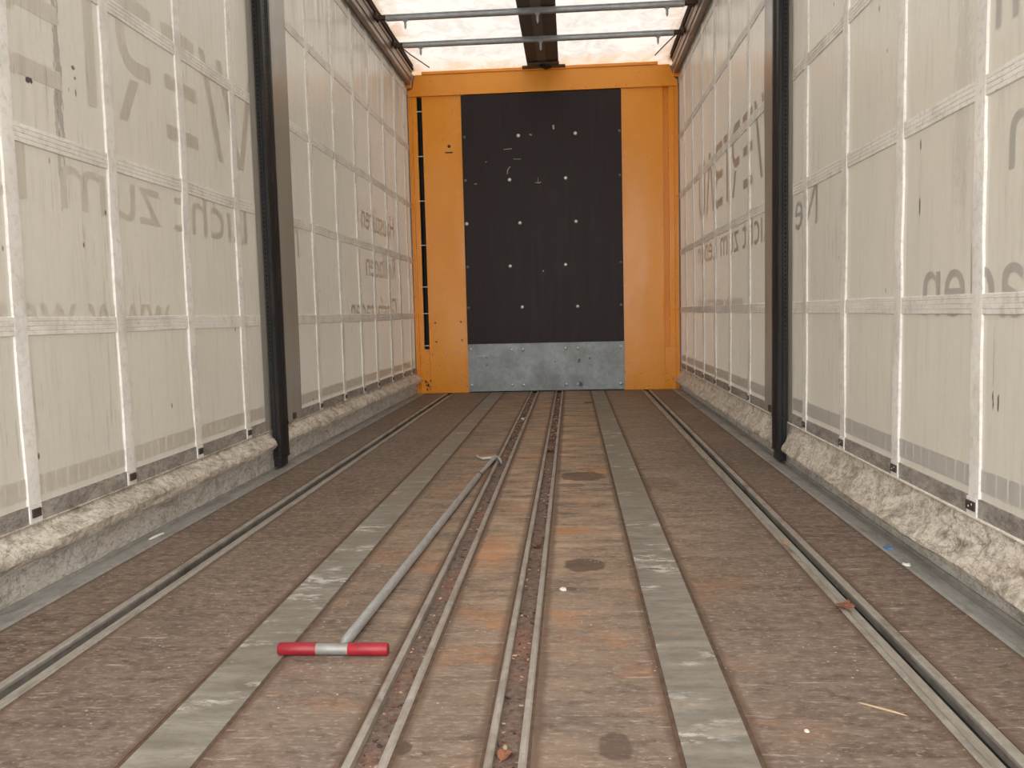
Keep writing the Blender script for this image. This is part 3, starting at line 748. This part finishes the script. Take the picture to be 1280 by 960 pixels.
def strokes(s, ystart, parts, base, mat, parent, off=0.0016):
    bm = bmesh.new()
    for poly in parts:
        bm.faces.new([bm.verts.new((u, v, 0)) for u, v in poly])
    slice_up(bm)
    for v in bm.verts: v.co = cpt(ystart + (v.co.x if s > 0 else -v.co.x), base + v.co.y, s, off)
    bmesh.ops.recalc_face_normals(bm, faces=bm.faces)
    return obj('lettering', bm, mat, parent)
def stroke(u0, v0, u1, v1, wd):
    h = wd / 2
    if abs(v1 - v0) < 1e-6: return [(u0, v0 - h), (u1, v1 - h), (u1, v1 + h), (u0, v0 + h)]
    return [(u0 - h, v0), (u0 + h, v0), (u1 + h, v1), (u1 - h, v1)]
def arc(cu, cv, ru, rv, a0, a1, wd, n=10):
    out = []
    for k in range(n):
        p, q = [math.radians(a0 + (a1 - a0) * (k + e) / n) for e in (0, 1)]
        out.append([(cu + (ru - wd / 2) * math.cos(p), cv + (rv - wd / 2) * math.sin(p)), (cu + (ru + wd / 2) * math.cos(p), cv + (rv + wd / 2) * math.sin(p)),
                    (cu + (ru + wd / 2) * math.cos(q), cv + (rv + wd / 2) * math.sin(q)), (cu + (ru - wd / 2) * math.cos(q), cv + (rv - wd / 2) * math.sin(q))])
    return out
def big_name():
    t = 0.052; H = 0.43; P = []
    P += [stroke(0.0, H, 0.15, 0, t), stroke(0.165, 0, 0.352, H, t), stroke(0.37, 0, 0.525, H, t)]        # W
    for v in (0.03, H / 2, H - 0.03): P.append(stroke(0.60, v, 0.865, v, t))                            # E of three bars
    P += [stroke(0.95, H, 0.95 + 0.10, H, 0.001)]
    P += [stroke(0.95, H - 0.026, 1.08, H - 0.026, t)] + arc(1.08, H - 0.13, 0.09, 0.105, 90, -90, t) + [stroke(0.97, H - 0.235, 1.08, H - 0.235, t), stroke(1.18, 0.0, 1.09, 0.15, t * 1.1)]  # R
    P += [stroke(1.365, 0, 1.365, H - 0.07, t), stroke(1.25, H - 0.026, 1.48, H - 0.026, t)]              # T
    for v in (0.03, H / 2, H - 0.03): P.append(stroke(1.53, v, 1.74, v, t))                             # B
    P += arc(1.73, H * 0.75, 0.10, H * 0.25 - 0.02, 90, -90, t * 0.9) + arc(1.73, H * 0.25, 0.10, H * 0.25 - 0.02, 90, -90, t * 0.9)
    P += [stroke(1.90, 0, 2.04, H, t), stroke(2.19, 0, 2.05, H, t)]                                       # A
    P += [stroke(2.29, 0.13, 2.29, H, t), stroke(2.53, 0.13, 2.53, H, t)] + arc(2.41, 0.14, 0.12, 0.115, 180, 360, t)  # U
    return [p for p in P if abs(p[0][1] - p[2][1]) > 0.002 or abs(p[0][0] - p[2][0]) > 0.11]

def skirt_profile(y, s):
    a = nz(y * 1.3 + 9 * s, 2.2); b = nz(y * 4.5, 7 * s); e = nz(y * 11, 3 + s)
    B = 0.058 + 0.010 * a + 0.004 * b
    if s < 0:
        P = [(0.001, 0.1965), (0.006, 0.183), (0.024, 0.172), (0.044, 0.160), (0.056, 0.145), (B, 0.130), (0.052, 0.115), (0.032, 0.103), (0.012, 0.094), (0.003, 0.080), (0.003, 0.055), (0.002, 0.028), (0.003, 0.002)]
    else:
        dz = -0.004 - 0.010 * a
        P = [(0.001, 0.1965), (0.004, 0.180), (0.010, 0.160 + dz * .5), (0.022, 0.140 + dz), (0.038, 0.118 + dz), (B - 0.004, 0.098 + dz), (B + 0.003, 0.084 + dz), (0.054, 0.072 + dz), (0.030, 0.067 + dz), (0.008, 0.064 + dz), (0.003, 0.046), (0.003, 0.022), (0.003, 0.002)]
    q = abs(y - 4.11); near = 0.12 + 0.88 * max(0.0, min(1.0, (q - 0.066) / 0.03))
    near = near if near > 0.99 else near * near * (3 - 2 * near)
    out = []
    for k, (d, z) in enumerate(P):
        d = d * near * (0.72 + 0.28 * min(1.0, q / 0.45))
        wgt = min(1, k / 3) * min(1, (len(P) - 1 - k) / 3)
        dd = d + near * wgt * (0.006 * nz(y * 3.5, z * 22, s) + 0.004 * nz(y * 9 + z * 30, z * 30, 2 + s) + 0.0022 * nz(y * 24 - z * 60, z * 55, 5))
        out.append((max(0.0, dd), z + wgt * 0.004 * nz(y * 3.0, k * 0.6, 9)))
    return out

for s, side in ((-1, 'left'), (1, 'right')):
    root = thing('side_curtain', ('left' if s < 0 else 'right') + ' tarpaulin wall of pale webbed fabric ' + ('on the pole side, with faint lettering' if s < 0 else 'with a row of grey squares above its hem'), 'curtain', (s * WX, 4.0, 0.0))
    # cloth
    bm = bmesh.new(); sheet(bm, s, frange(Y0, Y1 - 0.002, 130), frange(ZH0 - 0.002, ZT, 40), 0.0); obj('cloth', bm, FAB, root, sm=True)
    bm = bmesh.new()
    ys = frange(PAN[0], PAN[1], 24); zs = frange(ZH0 - 0.004, ZT, 60)
    g = [[bm.verts.new(cpt(y, z, s, 0.004 + 0.003 * math.sin((y - PAN[0]) / (PAN[1] - PAN[0]) * 3.14) + 0.004 * abs(nz(y * 9, z * 0.7, 3)))) for z in zs] for y in ys]
    for i in range(len(ys) - 1):
        for j in range(len(zs) - 1):
            q = (g[i][j], g[i + 1][j], g[i + 1][j + 1], g[i][j + 1]); bm.faces.new(q if s < 0 else tuple(reversed(q)))
    tag(obj('grey_overlap', bm, FAB_GREY, root, sm=True), 'plain darker grey strip of curtain behind the black post')
    # lettering and tape showing through
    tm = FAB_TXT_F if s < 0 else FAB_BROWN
    W0 = 4.0 if s < 0 else 4.253
    tag(strokes(s, W0, big_name(), 1.424, tm, root), 'big mirrored name showing through the cloth')
    lettering('Licht zum Leben', s, 3.88 if s < 0 else 4.43, 2.48, 1.088, 0.125, tm, root)
    lettering('www.wertbau.de', s, 3.085 if s < 0 else 5.155, 1.76, 0.722, 0.082, tm, root)
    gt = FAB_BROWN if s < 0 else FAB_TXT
    y_ = 7.21 if s < 0 else 1.03
    lettering('Haust\u00fcren', s, y_, 1.12, 1.385, 0.125, gt, root)
    lettering('Rollladen', s, y_, 1.04, 1.045, 0.125, gt, root)
    lettering('Glasfassaden', s, y_, 1.515, 0.706, 0.123, gt, root)
    lettering('Ne', s, 4.625 if s < 0 else 3.60, 0.35, 1.083, 0.122, tm if s < 0 else FAB_TXT, root)
    for ya, yb in ((Y0 + 0.02, PAN[0] - 0.05), (PAN[1], Y1 - 0.06)):
        bm = bmesh.new(); y = ya
        while y < yb:
            sheet(bm, s, [y, y + 0.0485], [0.268, 0.324], 0.0014)
            y += 0.0555
        tag(obj('reflective_tape', bm, TAPE if s > 0 else FAB_TXT_F, root), 'row of squares showing through near the hem')
    # horizontal ribbed webbing
    for hz in HZ:
        prof = []
        for k in range(4):
            z0 = hz - 0.026 + k * 0.013
            prof += [(z0 + 0.0006, 0.0034), (z0 + 0.0016, 0.0052), (z0 + 0.0113, 0.0052), (z0 + 0.0124, 0.0034)]
        for ya, yb in ((Y0, PAN[0]), (PAN[1], Y1 - 0.003)):
            bm = bmesh.new()
            ys = frange(ya, yb, int((yb - ya) / 0.10) + 1)
            full = [(hz - 0.0265, 0.0)] + prof + [(hz + 0.0265, 0.0)]
            wob = lambda y: 0.0035 * nz(y * 2.1, hz * 3, s)
            g = [[bm.verts.new(cpt(y, z + wob(y), s, d)) for z, d in full] for y in ys]
            for i in range(len(ys) - 1):
                for j in range(len(full) - 1):
                    q = (g[i][j], g[i + 1][j], g[i + 1][j + 1], g[i][j + 1]); bm.faces.new(q if s < 0 else tuple(reversed(q)))
            obj('ribbed_band', bm, BAND, root)
    # vertical webbing with its buckle
    for i, vy in enumerate(VY[s]):
        bm = bmesh.new()
        zs = frange(ZH1 - 0.0, ZT - 0.02, 54)
        wd = 0.0285
        F = []; B = []
        for z in zs:
            c = vy + 0.007 * nz(z * 1.9, vy * 5, s) + 0.003 * nz(z * 6, vy * 3, s)
            e = [wd + 0.002 * nz(z * 14, vy, q) for q in (1, 2)]
            bul = 0.0028 * nz(z * 3, vy * 2, 8)
            F.append([bm.verts.new(cpt(c + u, z, s, o_)) for u, o_ in ((-e[0], 0.0), (-e[0] + 0.002, 0.0066 + bul), (0, 0.0080 + bul), (e[1] - 0.002, 0.0066 + bul), (e[1], 0.0))])
        for a, b in zip(F, F[1:]):
            for j in range(4):
                q = (a[j], a[j + 1], b[j + 1], b[j]); bm.faces.new(q if s < 0 else tuple(reversed(q)))
        st = obj('strap', bm, STRAP, root, sm=True)
        bm = bmesh.new()
        xa, xb = sorted((s * (WX + 0.001), s * (WX - 0.0085)))
        box(bm, xa, xb, vy - 0.027, vy + 0.027, 0.198, 0.246, bev=0.002); obj('strap_end', bm, STRAP, st)
        bm = bmesh.new()
        xa, xb = sorted((s * (WX - 0.0065), s * (WX - 0.0125)))
        hb = 0.0235 if s > 0 else 0.019
        box(bm, xa, xb, vy - hb, vy + hb, 0.213, 0.237, bev=0.002); bk = obj('buckle', bm, BUCK, st)
        bm = bmesh.new()
        for u, v in (((-0.010, 0.004), (0.007, -0.003)) if s > 0 else ((0.0, 0.0),)):
            dome(bm, (s * (WX - 0.0124), vy + u, 0.2255 + v), 0.0028, 0.0012, (-s, 0, 0), 8)
        obj('stitch', bm, STRAP if s > 0 else DARKBR, bk)
    if True:   # the single buckle on the grey overlap
        vy = 4.40; bm = bmesh.new(); xa, xb = sorted((s * (WX - 0.004), s * (WX - 0.016))); box(bm, xa, xb, vy - 0.020, vy + 0.020, 0.212, 0.242, bev=0.002); obj('buckle', bm, BUCK, root)
    # hem, piping and the bulging skirt
    bm = bmesh.new(); slab(bm, s, frange(Y0, PAN[0] + 0.002, 40), [ZH0, ZH0 + 0.003, ZH1 - 0.002, ZH1], 0.0, 0.0045)
    obj('hem', bm, HEM, root)
    bm = bmesh.new(); slab(bm, s, frange(PAN[1] - 0.002, Y1 - 0.003, 40), [ZH0, ZH0 + 0.003, ZH1 - 0.002, ZH1], 0.0, 0.0045)
    obj('hem', bm, HEM, root)
    bm = bmesh.new()
    tube(bm, [cpt(y, ZH0 - 0.001 - 0.0015 * nz(y * 3, s), s, 0.006) for y in frange(Y0, Y1 - 0.01, 70)], 0.0032 if s < 0 else 0.0042, 8)
    obj('hem_piping', bm, PIPING if s > 0 else ROLL, root, sm=True)
    bm = bmesh.new(); ys = frange(Y0, Y1 - 0.004, 560)
    rows = [[bm.verts.new((s * (WX - d), y, z)) for d, z in skirt_profile(y, s)] for y in ys]
    nf = []
    for a, b in zip(rows, rows[1:]):
        for j in range(len(a) - 1):
            q = (a[j], b[j], b[j + 1], a[j + 1]); f = bm.faces.new(q if s > 0 else tuple(reversed(q)))
            f.material_index = 1 if j >= (8 if s < 0 else 7) else 0
    o = obj('skirt', bm, ROLL, root, sm=True); o.data.materials.append(FLAP)

# ------------------------------------------------------------------ sliding posts
for s, side in ((-1, 'left'), (1, 'right')):
    t = thing('sliding_post', 'black steel upright with rows of punched holes in front of the ' + side + ' curtain', 'post', (s * 1.225, 4.11, 0.02))
    bm = bmesh.new()
    # channel outline seen from above: flat face to the rear, grooved inner face
    P = [(1.2425, 4.05), (1.2425, 4.17), (1.204, 4.17), (1.200, 4.166), (1.200, 4.142), (1.204, 4.138), (1.204, 4.126), (1.207, 4.122), (1.207, 4.088), (1.204, 4.084), (1.204, 4.066), (1.201, 4.062), (1.201, 4.053), (1.204, 4.05), (1.217, 4.05), (1.219, 4.053), (1.222, 4.053), (1.224, 4.05)]
    vs = [(s * x, y) for x, y in P]
    for za, zb in ((0.055, 2.90),):
        a = [bm.verts.new((x, y, za)) for x, y in vs]; b = [bm.verts.new((x, y, zb)) for x, y in vs]
        n = len(vs)
        for k in range(n): bm.faces.new((a[k], a[(k + 1) % n], b[(k + 1) % n], b[k]))
        bm.faces.new(a); bm.faces.new(b)
        bmesh.ops.recalc_face_normals(bm, faces=bm.faces)
    obj('upright', bm, POST, t)
    xa, xb = sorted((s * 1.2425, s * 1.207))
    bm = boxes((xa, xb, 4.056, 4.160, 0.012, 0.056), bev=0.003); obj('foot', bm, POST, t)
    xa, xb = sorted((s * 1.2425, s * 1.200))
    bm = boxes((xa, xb, 4.046, 4.176, 0.215, 0.225), (xa, xb, 4.046, 4.176, 0.055, 0.062)); obj('clamp', bm, POST, t)
    bm = bmesh.new()
    for z in (0.395, 0.305, 0.14, 0.075): dome(bm, (s * 1.233, 4.0498, z), 0.0055, 0.0008, (0, -1, 0), 10)
    obj('hole', bm, BLACKM, t)

# ------------------------------------------------------------------ roof
bm = bmesh.new()
nx, ny = 44, 110
ZR = 3.02
def roof_z(x, y):
    sag = -0.010 * math.cos((y - 6.45) / 0.65 * 2 * math.pi)
    return ZR + 0.008 - 0.05 * max(0, min(1, (y - 7.86) / 0.12)) + sag * 0.4 + 0.010 * nz(x * 3, y * 3.2, 1) + 0.006 * nz(x * 9, y * 7, 3)
g = [[bm.verts.new((-1.20 + 2.40 * i / nx, Y0 + (8.10 - Y0) * j / ny, roof_z(-1.20 + 2.40 * i / nx, Y0 + (8.10 - Y0) * j / ny))) for j in range(ny + 1)] for i in range(nx + 1)]
for i in range(nx):
    for j in range(ny):
        bm.faces.new((g[i][j], g[i][j + 1], g[i + 1][j + 1], g[i + 1][j]))
tag(obj('ceiling', bm, ROOF, sm=True), 'white translucent tarpaulin roof glowing with daylight', None, None, 'structure')
for s, side in ((-1, 'left'), (1, 'right')):
    t = thing('roof_rail', 'brown grey aluminium roof rail along the top of the ' + side + ' curtain', 'roof rail', (s * 1.22, 7.9, 2.86))
    bm = bmesh.new()
    P = [(1.240, 2.870), (1.240, 2.858), (1.236, 2.858), (1.234, 2.866), (1.222, 2.866), (1.220, 2.862), (1.204, 2.862), (1.198, 2.870), (1.198, 2.905), (1.190, 2.912), (1.190, 2.962), (1.182, 2.972), (1.182, 2.995), (1.240, 2.995)]
    prism_y(bm, [(s * x, z) for x, z in P], Y0, 7.93); obj('rail_profile', bm, TOPRAIL, t)
    bm = bmesh.new()
    prism_y(bm, [(s * x, z) for x, z in [(1.272, 2.996), (1.170, 2.996), (1.165, 3.003), (1.168, 3.012), (1.160, 3.020), (1.163, 3.040), (1.272, 3.040)]], Y0, 7.96)
    obj('corroded_edge', bm, DARKBR, t)
    xa, xb = sorted((s * 1.272, s * 1.196)); obj('end_bracket', boxes((xa, xb, 7.931, 7.965, 2.840, 2.90), bev=0.002), ORANGE2, t)
    xa, xb = sorted((s * 1.30, s * 1.2405)); obj('curtain_track', boxes((xa, xb, Y0, 7.96, 2.885, 3.03)), BLACKM, t)

bow_names = ['grey roof bow nearest the orange end wall', 'second grey roof bow from the orange end wall', 'third roof bow from the end wall, only its pin tips showing at the frame top']
proto = None
for i, yb in enumerate((7.10, 6.45, 5.80)):
    if proto is None:
        proto = thing('roof_bow', bow_names[0], 'roof bow', (0, yb, 2.96), 'roof bows')
        zc = 2.957
        bm = bmesh.new()
        pr = [(-0.022, -0.010), (-0.016, -0.019), (0.016, -0.019), (0.022, -0.010), (0.022, 0.008), (0.027, 0.012), (0.027, 0.018), (-0.027, 0.018), (-0.027, 0.012), (-0.022, 0.008)]
        a = [bm.verts.new((-1.10, yb + p, zc + q)) for p, q in pr]; b = [bm.verts.new((1.10, yb + p, zc + q)) for p, q in pr]
        n = len(pr)
        for k in range(n): bm.faces.new((a[k], a[(k + 1) % n], b[(k + 1) % n], b[k]))
        bm.faces.new(a); bm.faces.new(b); bmesh.ops.recalc_face_normals(bm, faces=bm.faces)
        obj('tube', bm, BOWM, proto)
        for s in (-1, 1):
            bm = bmesh.new()
            xa, xb = sorted((s * 1.178, s * 1.085)); box(bm, xa, xb, yb - 0.018, yb + 0.018, zc - 0.012, zc + 0.020, bev=0.004)
            xa, xb = sorted((s * 1.181, s * 1.160)); box(bm, xa, xb, yb - 0.05, yb + 0.05, zc - 0.012, zc + 0.034, bev=0.004)
            obj('end_carriage', bm, DARKBR, proto)
        for x, L_ in ((-0.955, 0.085), (0.03, 0.09), (0.975, 0.085)):
            bm = bmesh.new()
            tube(bm, [(x, yb, zc - 0.015), (x, yb, zc - 0.03), (x, yb, zc - L_ * 0.8), (x, yb, zc - L_)], [0.011, 0.009, 0.009, 0.003], 10)
            tube(bm, [(x - 0.017, yb - 0.002, zc - 0.020), (x + 0.017, yb - 0.002, zc - 0.020)], 0.013, 8)
            obj('pin', bm, BOWM, proto, sm=True)
    else:
        c = proto.copy(); COL.objects.link(c); c.location = (0, yb, 2.96); c['label'] = bow_names[i]
        for ch in list(proto.children):
            d = ch.copy(); COL.objects.link(d); d.parent = c
t = thing('roof_centre_strip', 'dark brown band running along the middle of the white roof, over the bows', 'roof band', (0.035, 7.9, 2.99))
bm = bmesh.new()
ys = frange(Y0, 7.90, 60)
def ribbon(x0, x1, z, th):
    F = [[bm.verts.new((x, y, z + zz + 0.002 * nz(y * 3, 2))) for x, zz in ((x0, 0), (x1, 0), (x1, th), (x0, th))] for y in ys]
    for a, b in zip(F, F[1:]):
        for k in range(4): bm.faces.new((a[k], b[k], b[(k + 1) % 4], a[(k + 1) % 4]))
    bm.faces.new(F[0]); bm.faces.new(list(reversed(F[-1])))
ribbon(-0.120, 0.165, 2.984, 0.004); obj('band', bm, SPINE, t)
bm = bmesh.new(); ribbon(-0.022, 0.056, 2.979, 0.004); obj('middle_strip', bm, SPINE2, t)
bm = boxes((-0.165, 0.225, 7.86, 7.93, 2.955, 2.968), (-0.115, 0.17, 7.78, 7.86, 2.958, 2.970), bev=0.002); obj('end_plate', bm, plain('dark_bracket', (0.10, 0.075, 0.06), 0.6), t)
bm = bmesh.new(); tube(bm, [(0.0, 7.80, 2.945), (0.05, 7.86, 2.94), (0.10, 7.88, 2.95)], [0.012, 0.016, 0.008], 8); obj('knob', bm, BLACKM, t, sm=True)

# loose grey cords at the far roof corners
def cord(pts, r, label, par=None):
    bm = bmesh.new(); tube(bm, pts, r, 8); o = obj('loose_rope', bm, DARKBR, loc=pts[0], sm=True); tag(o, label, 'cord'); return o
cord([(-1.155, 7.18, 2.99), (-1.10, 7.40, 2.975), (-1.06, 7.62, 2.985), (-1.01, 7.86, 2.99)], 0.005, 'thin dark cord slung under the roof in the far left corner')
cord([(1.150, 7.18, 2.99), (1.08, 7.45, 2.98), (1.02, 7.80, 2.99)], 0.005, 'thin dark cord slung under the roof in the far right corner')

# ------------------------------------------------------------------ hooked pole with T grip lying on the floor
t = thing('roof_pole', 'long grey metal pole with a red T grip lying on the floor', 'pole', (-0.295, 1.79, 0.0))
hy = 1.782; hz = 0.0140
def cyl(x0, x1, r, name, m_):
    bm = bmesh.new(); e = 0.004
    tube(bm, [(x0, hy, hz), (x0 + 0.001, hy, hz), (x0 + e, hy, hz), (x1 - e, hy, hz), (x1 - 0.001, hy, hz), (x1, hy, hz)], [r * 0.55, r * 0.85, r, r, r * 0.85, r * 0.55], 24)
    return obj(name, bm, m_, t, sm=True)
cyl(-0.424, -0.335, 0.0140, 'grip', RED)
cyl(-0.268, -0.176, 0.0140, 'grip', RED)
cyl(-0.345, -0.258, 0.0128, 'crossbar', galv_mat('crossbar_steel', (0.30, 0.29, 0.275), 0.5, 0.4))
A = Vector((-0.283, 1.792, 0.0165)); B = Vector((-0.1935, 3.80, 0.0128))
def on(f): return A.lerp(B, f)
bm = bmesh.new()
tube(bm, [on(-0.001), on(0.004), on(0.010), on(0.016), on(0.3), on(0.6), on(0.996), on(1.0)], [(0.006, 0.006), (0.0070, 0.0075), (0.0105, 0.011), 0.0124, 0.0124, 0.0124, 0.0124, 0.0105], 24)
sh = obj('shaft', bm, POLE, t, sm=True)
bm = bmesh.new(); tube(bm, [on(0.992), on(0.9985)], 0.0135, 20); tube(bm, [on(0.985) + Vector((-0.016, 0, 0)), on(0.985) + Vector((-0.009, 0, 0.002))], 0.004, 8); obj('shaft_collar', bm, DARKBR, sh, sm=True)
HD = plain('hook_steel', (0.50, 0.50, 0.49), 0.45, 0.5, 0.15)
bm = bmesh.new()
C0 = on(0.985); T = Vector((-0.163, 4.215, 0.017))
tube(bm, [C0, C0.lerp(T, 0.1), C0.lerp(T, 0.5), C0.lerp(T, 0.9), T, T + Vector((0.003, 0.025, 0.0))], [0.0080, 0.0085, 0.0085, 0.0095, 0.0125, 0.007], 14)
obj('shank', bm, HD, t, sm=True)
bm = bmesh.new()
tube(bm, [(-0.262, 4.300, 0.020), (-0.250, 4.262, 0.013), (-0.225, 4.240, 0.0105), (-0.190, 4.245, 0.013), (-0.160, 4.240, 0.017), (-0.140, 4.205, 0.018), (-0.128, 4.165, 0.013), (-0.121, 4.125, 0.0075)],
     [0.003, 0.005, 0.0068, 0.0078, 0.0105, 0.0085, 0.0072, 0.005], 12)
obj('hook', bm, HD, t, sm=True)

# ------------------------------------------------------------------ leaves and scraps
def leaf(loc, size, rot, seed, m_, label, lobes=5, cat='leaf', curl=0.35):
    rnd = random.Random(seed); bm = bmesh.new()
    N = 40; rim = []; mid = []
    cpos = bm.verts.new((0, 0, 0))
    for k in range(N):
        q = 2 * math.pi * k / N
        r = size * (0.62 + 0.34 * abs(math.cos(q * lobes / 2.0)) ** 1.5 + 0.10 * nz(k * 0.9, seed))
        z = size * curl * (0.35 * math.sin(q * 2 + seed) + 0.35) * (r / size)
        rim.append(bm.verts.new((r * math.cos(q), r * 0.72 * math.sin(q), z)))
        mid.append(bm.verts.new((0.5 * r * math.cos(q), 0.36 * r * math.sin(q), z * 0.30 + size * 0.02 * nz(k, 4))))
    for k in range(N):
        k2 = (k + 1) % N
        bm.faces.new((mid[k], rim[k], rim[k2], mid[k2])); bm.faces.new((cpos, mid[k], mid[k2]))
    # stalk
    tube(bm, [(-size * 0.6, 0, size * 0.06), (-size * 0.95, size * 0.05, size * 0.10), (-size * 1.25, size * 0.12, size * 0.05)], [size * 0.03, size * 0.022, size * 0.018], 6)
    g = bmesh.ops.solidify(bm, geom=[f for f in bm.faces if len(f.verts) <= 4 and len(f.verts) == 3 or True][:N * 2], thickness=0.0006)
    zmin = min(v.co.z for v in bm.verts)
    R_ = Matrix.Rotation(rot, 4, 'Z')
    for v in bm.verts: v.co.z -= zmin; v.co = R_ @ v.co + Vector(loc)
    o = obj('dry_leaf', bm, m_, loc=loc); tag(o, label, cat); return o
leaf((0.894, 2.082, 0.0046), 0.034, 1.0, 2, LEAF, 'pinkish brown dry leaf on the inner lip of the right hand open rail')
leaf((0.112, 1.385, -0.012), 0.020, 1.25, 5, plain('orange_leaf', (0.60, 0.27, 0.16), 0.7), 'orange brown curled leaf in the rail at the bottom edge of the picture', 3, curl=0.9)
leaf((0.113, 2.675, -0.012), 0.022, 0.3, 8, LEAF2, 'dark reddish crumpled leaf in the middle rail level with the plywood seam', 4, curl=0.9)
leaf((0.118, 1.335, -0.015), 0.020, 2.2, 12, LEAF2, 'dark broken leaf in the rail under the orange leaf', 4, curl=0.8)
leaf((-0.118, 7.35, -0.012), 0.030, 0.3, 15, LEAF, 'small brown leaf in the left middle rail close to the end wall', 3, curl=0.7)
leaf((0.116, 4.55, -0.012), 0.024, 1.2, 21, LEAF2, 'dark curled leaf in the right middle rail beyond the hook', 3, curl=0.9)

def chip(loc, dims, rot, m_, label, cat, name):
    bm = bmesh.new()
    N = 9; rnd = random.Random(int(abs(loc[0] * 1000)) + int(loc[1] * 100))
    low = []; up = []
    for k in range(N):
        q = 2 * math.pi * k / N; r = 0.75 + 0.35 * rnd.random()
        low.append(bm.verts.new((dims[0] * r * math.cos(q), dims[1] * r * math.sin(q), 0)))
        up.append(bm.verts.new((dims[0] * r * 0.85 * math.cos(q), dims[1] * r * 0.85 * math.sin(q), dims[2] * (0.7 + 0.5 * rnd.random()))))
    for k in range(N): bm.faces.new((low[k], low[(k + 1) % N], up[(k + 1) % N], up[k]))
    bm.faces.new(list(reversed(low))); bm.faces.new(up)
    R_ = Matrix.Rotation(rot, 4, 'Z')
    for v in bm.verts: v.co = R_ @ v.co + Vector(loc)
    return tag(obj(name, bm, m_, loc=loc), label, cat)
chip((0.202, 2.224, 0.0), (0.009, 0.014, 0.004), 0.3, CHIP, 'white chip on the floor just before the second round stain', 'chip', 'paint_chip')
chip((-0.119, 5.99, -0.0158), (0.015, 0.05, 0.010), 0.1, CHIP, 'white scrap lying in the left middle rail beyond the hook', 'scrap', 'paper_scrap')
chip((0.796, 1.545, 0.0), (0.0022, 0.046, 0.0025), 0.95, CHIPW, 'thin pale wood splinter on the floor at lower right', 'splinter', 'wood_splinter')
chip((1.183, 2.593, 0.004), (0.008, 0.020, 0.004), 0.5, BLUE, 'tiny blue scrap on the right edge rail', 'scrap', 'plastic_scrap')
chip((1.172, 2.42, 0.0035), (0.010, 0.014, 0.006), 0.5, CHIP, 'pale crumb on the right edge rail near the blue scrap', 'chip', 'paint_chip')
chip((0.635, 1.46, 0.0), (0.005, 0.006, 0.002), 0.2, CHIP, 'white fleck on the floor right of the right steel strip', 'chip', 'paint_chip')
chip((0.917, 2.35, -0.0215), (0.014, 0.035, 0.004), 0.2, CHIP, 'white flakes in the right open rail behind the pink leaf', 'chip', 'paint_chip')
chip((0.890, 2.65, 0.0045), (0.007, 0.018, 0.003), 0.2, plain('orange_scrap', (0.52, 0.24, 0.10), 0.7), 'small orange scrap on the lip of the right open rail', 'scrap', 'bark_scrap')
chip((-1.205, 2.78, 0.0042), (0.006, 0.055, 0.004), -0.10, CHIP, 'long white flake on the left edge rail', 'chip', 'paint_chip')

# yard outside, below the trailer
tag(obj('ground', boxes((-30, 30, -30, 40, -1.35, -1.25)), GRND), 'grey paved yard under the trailer', None, None, 'structure')
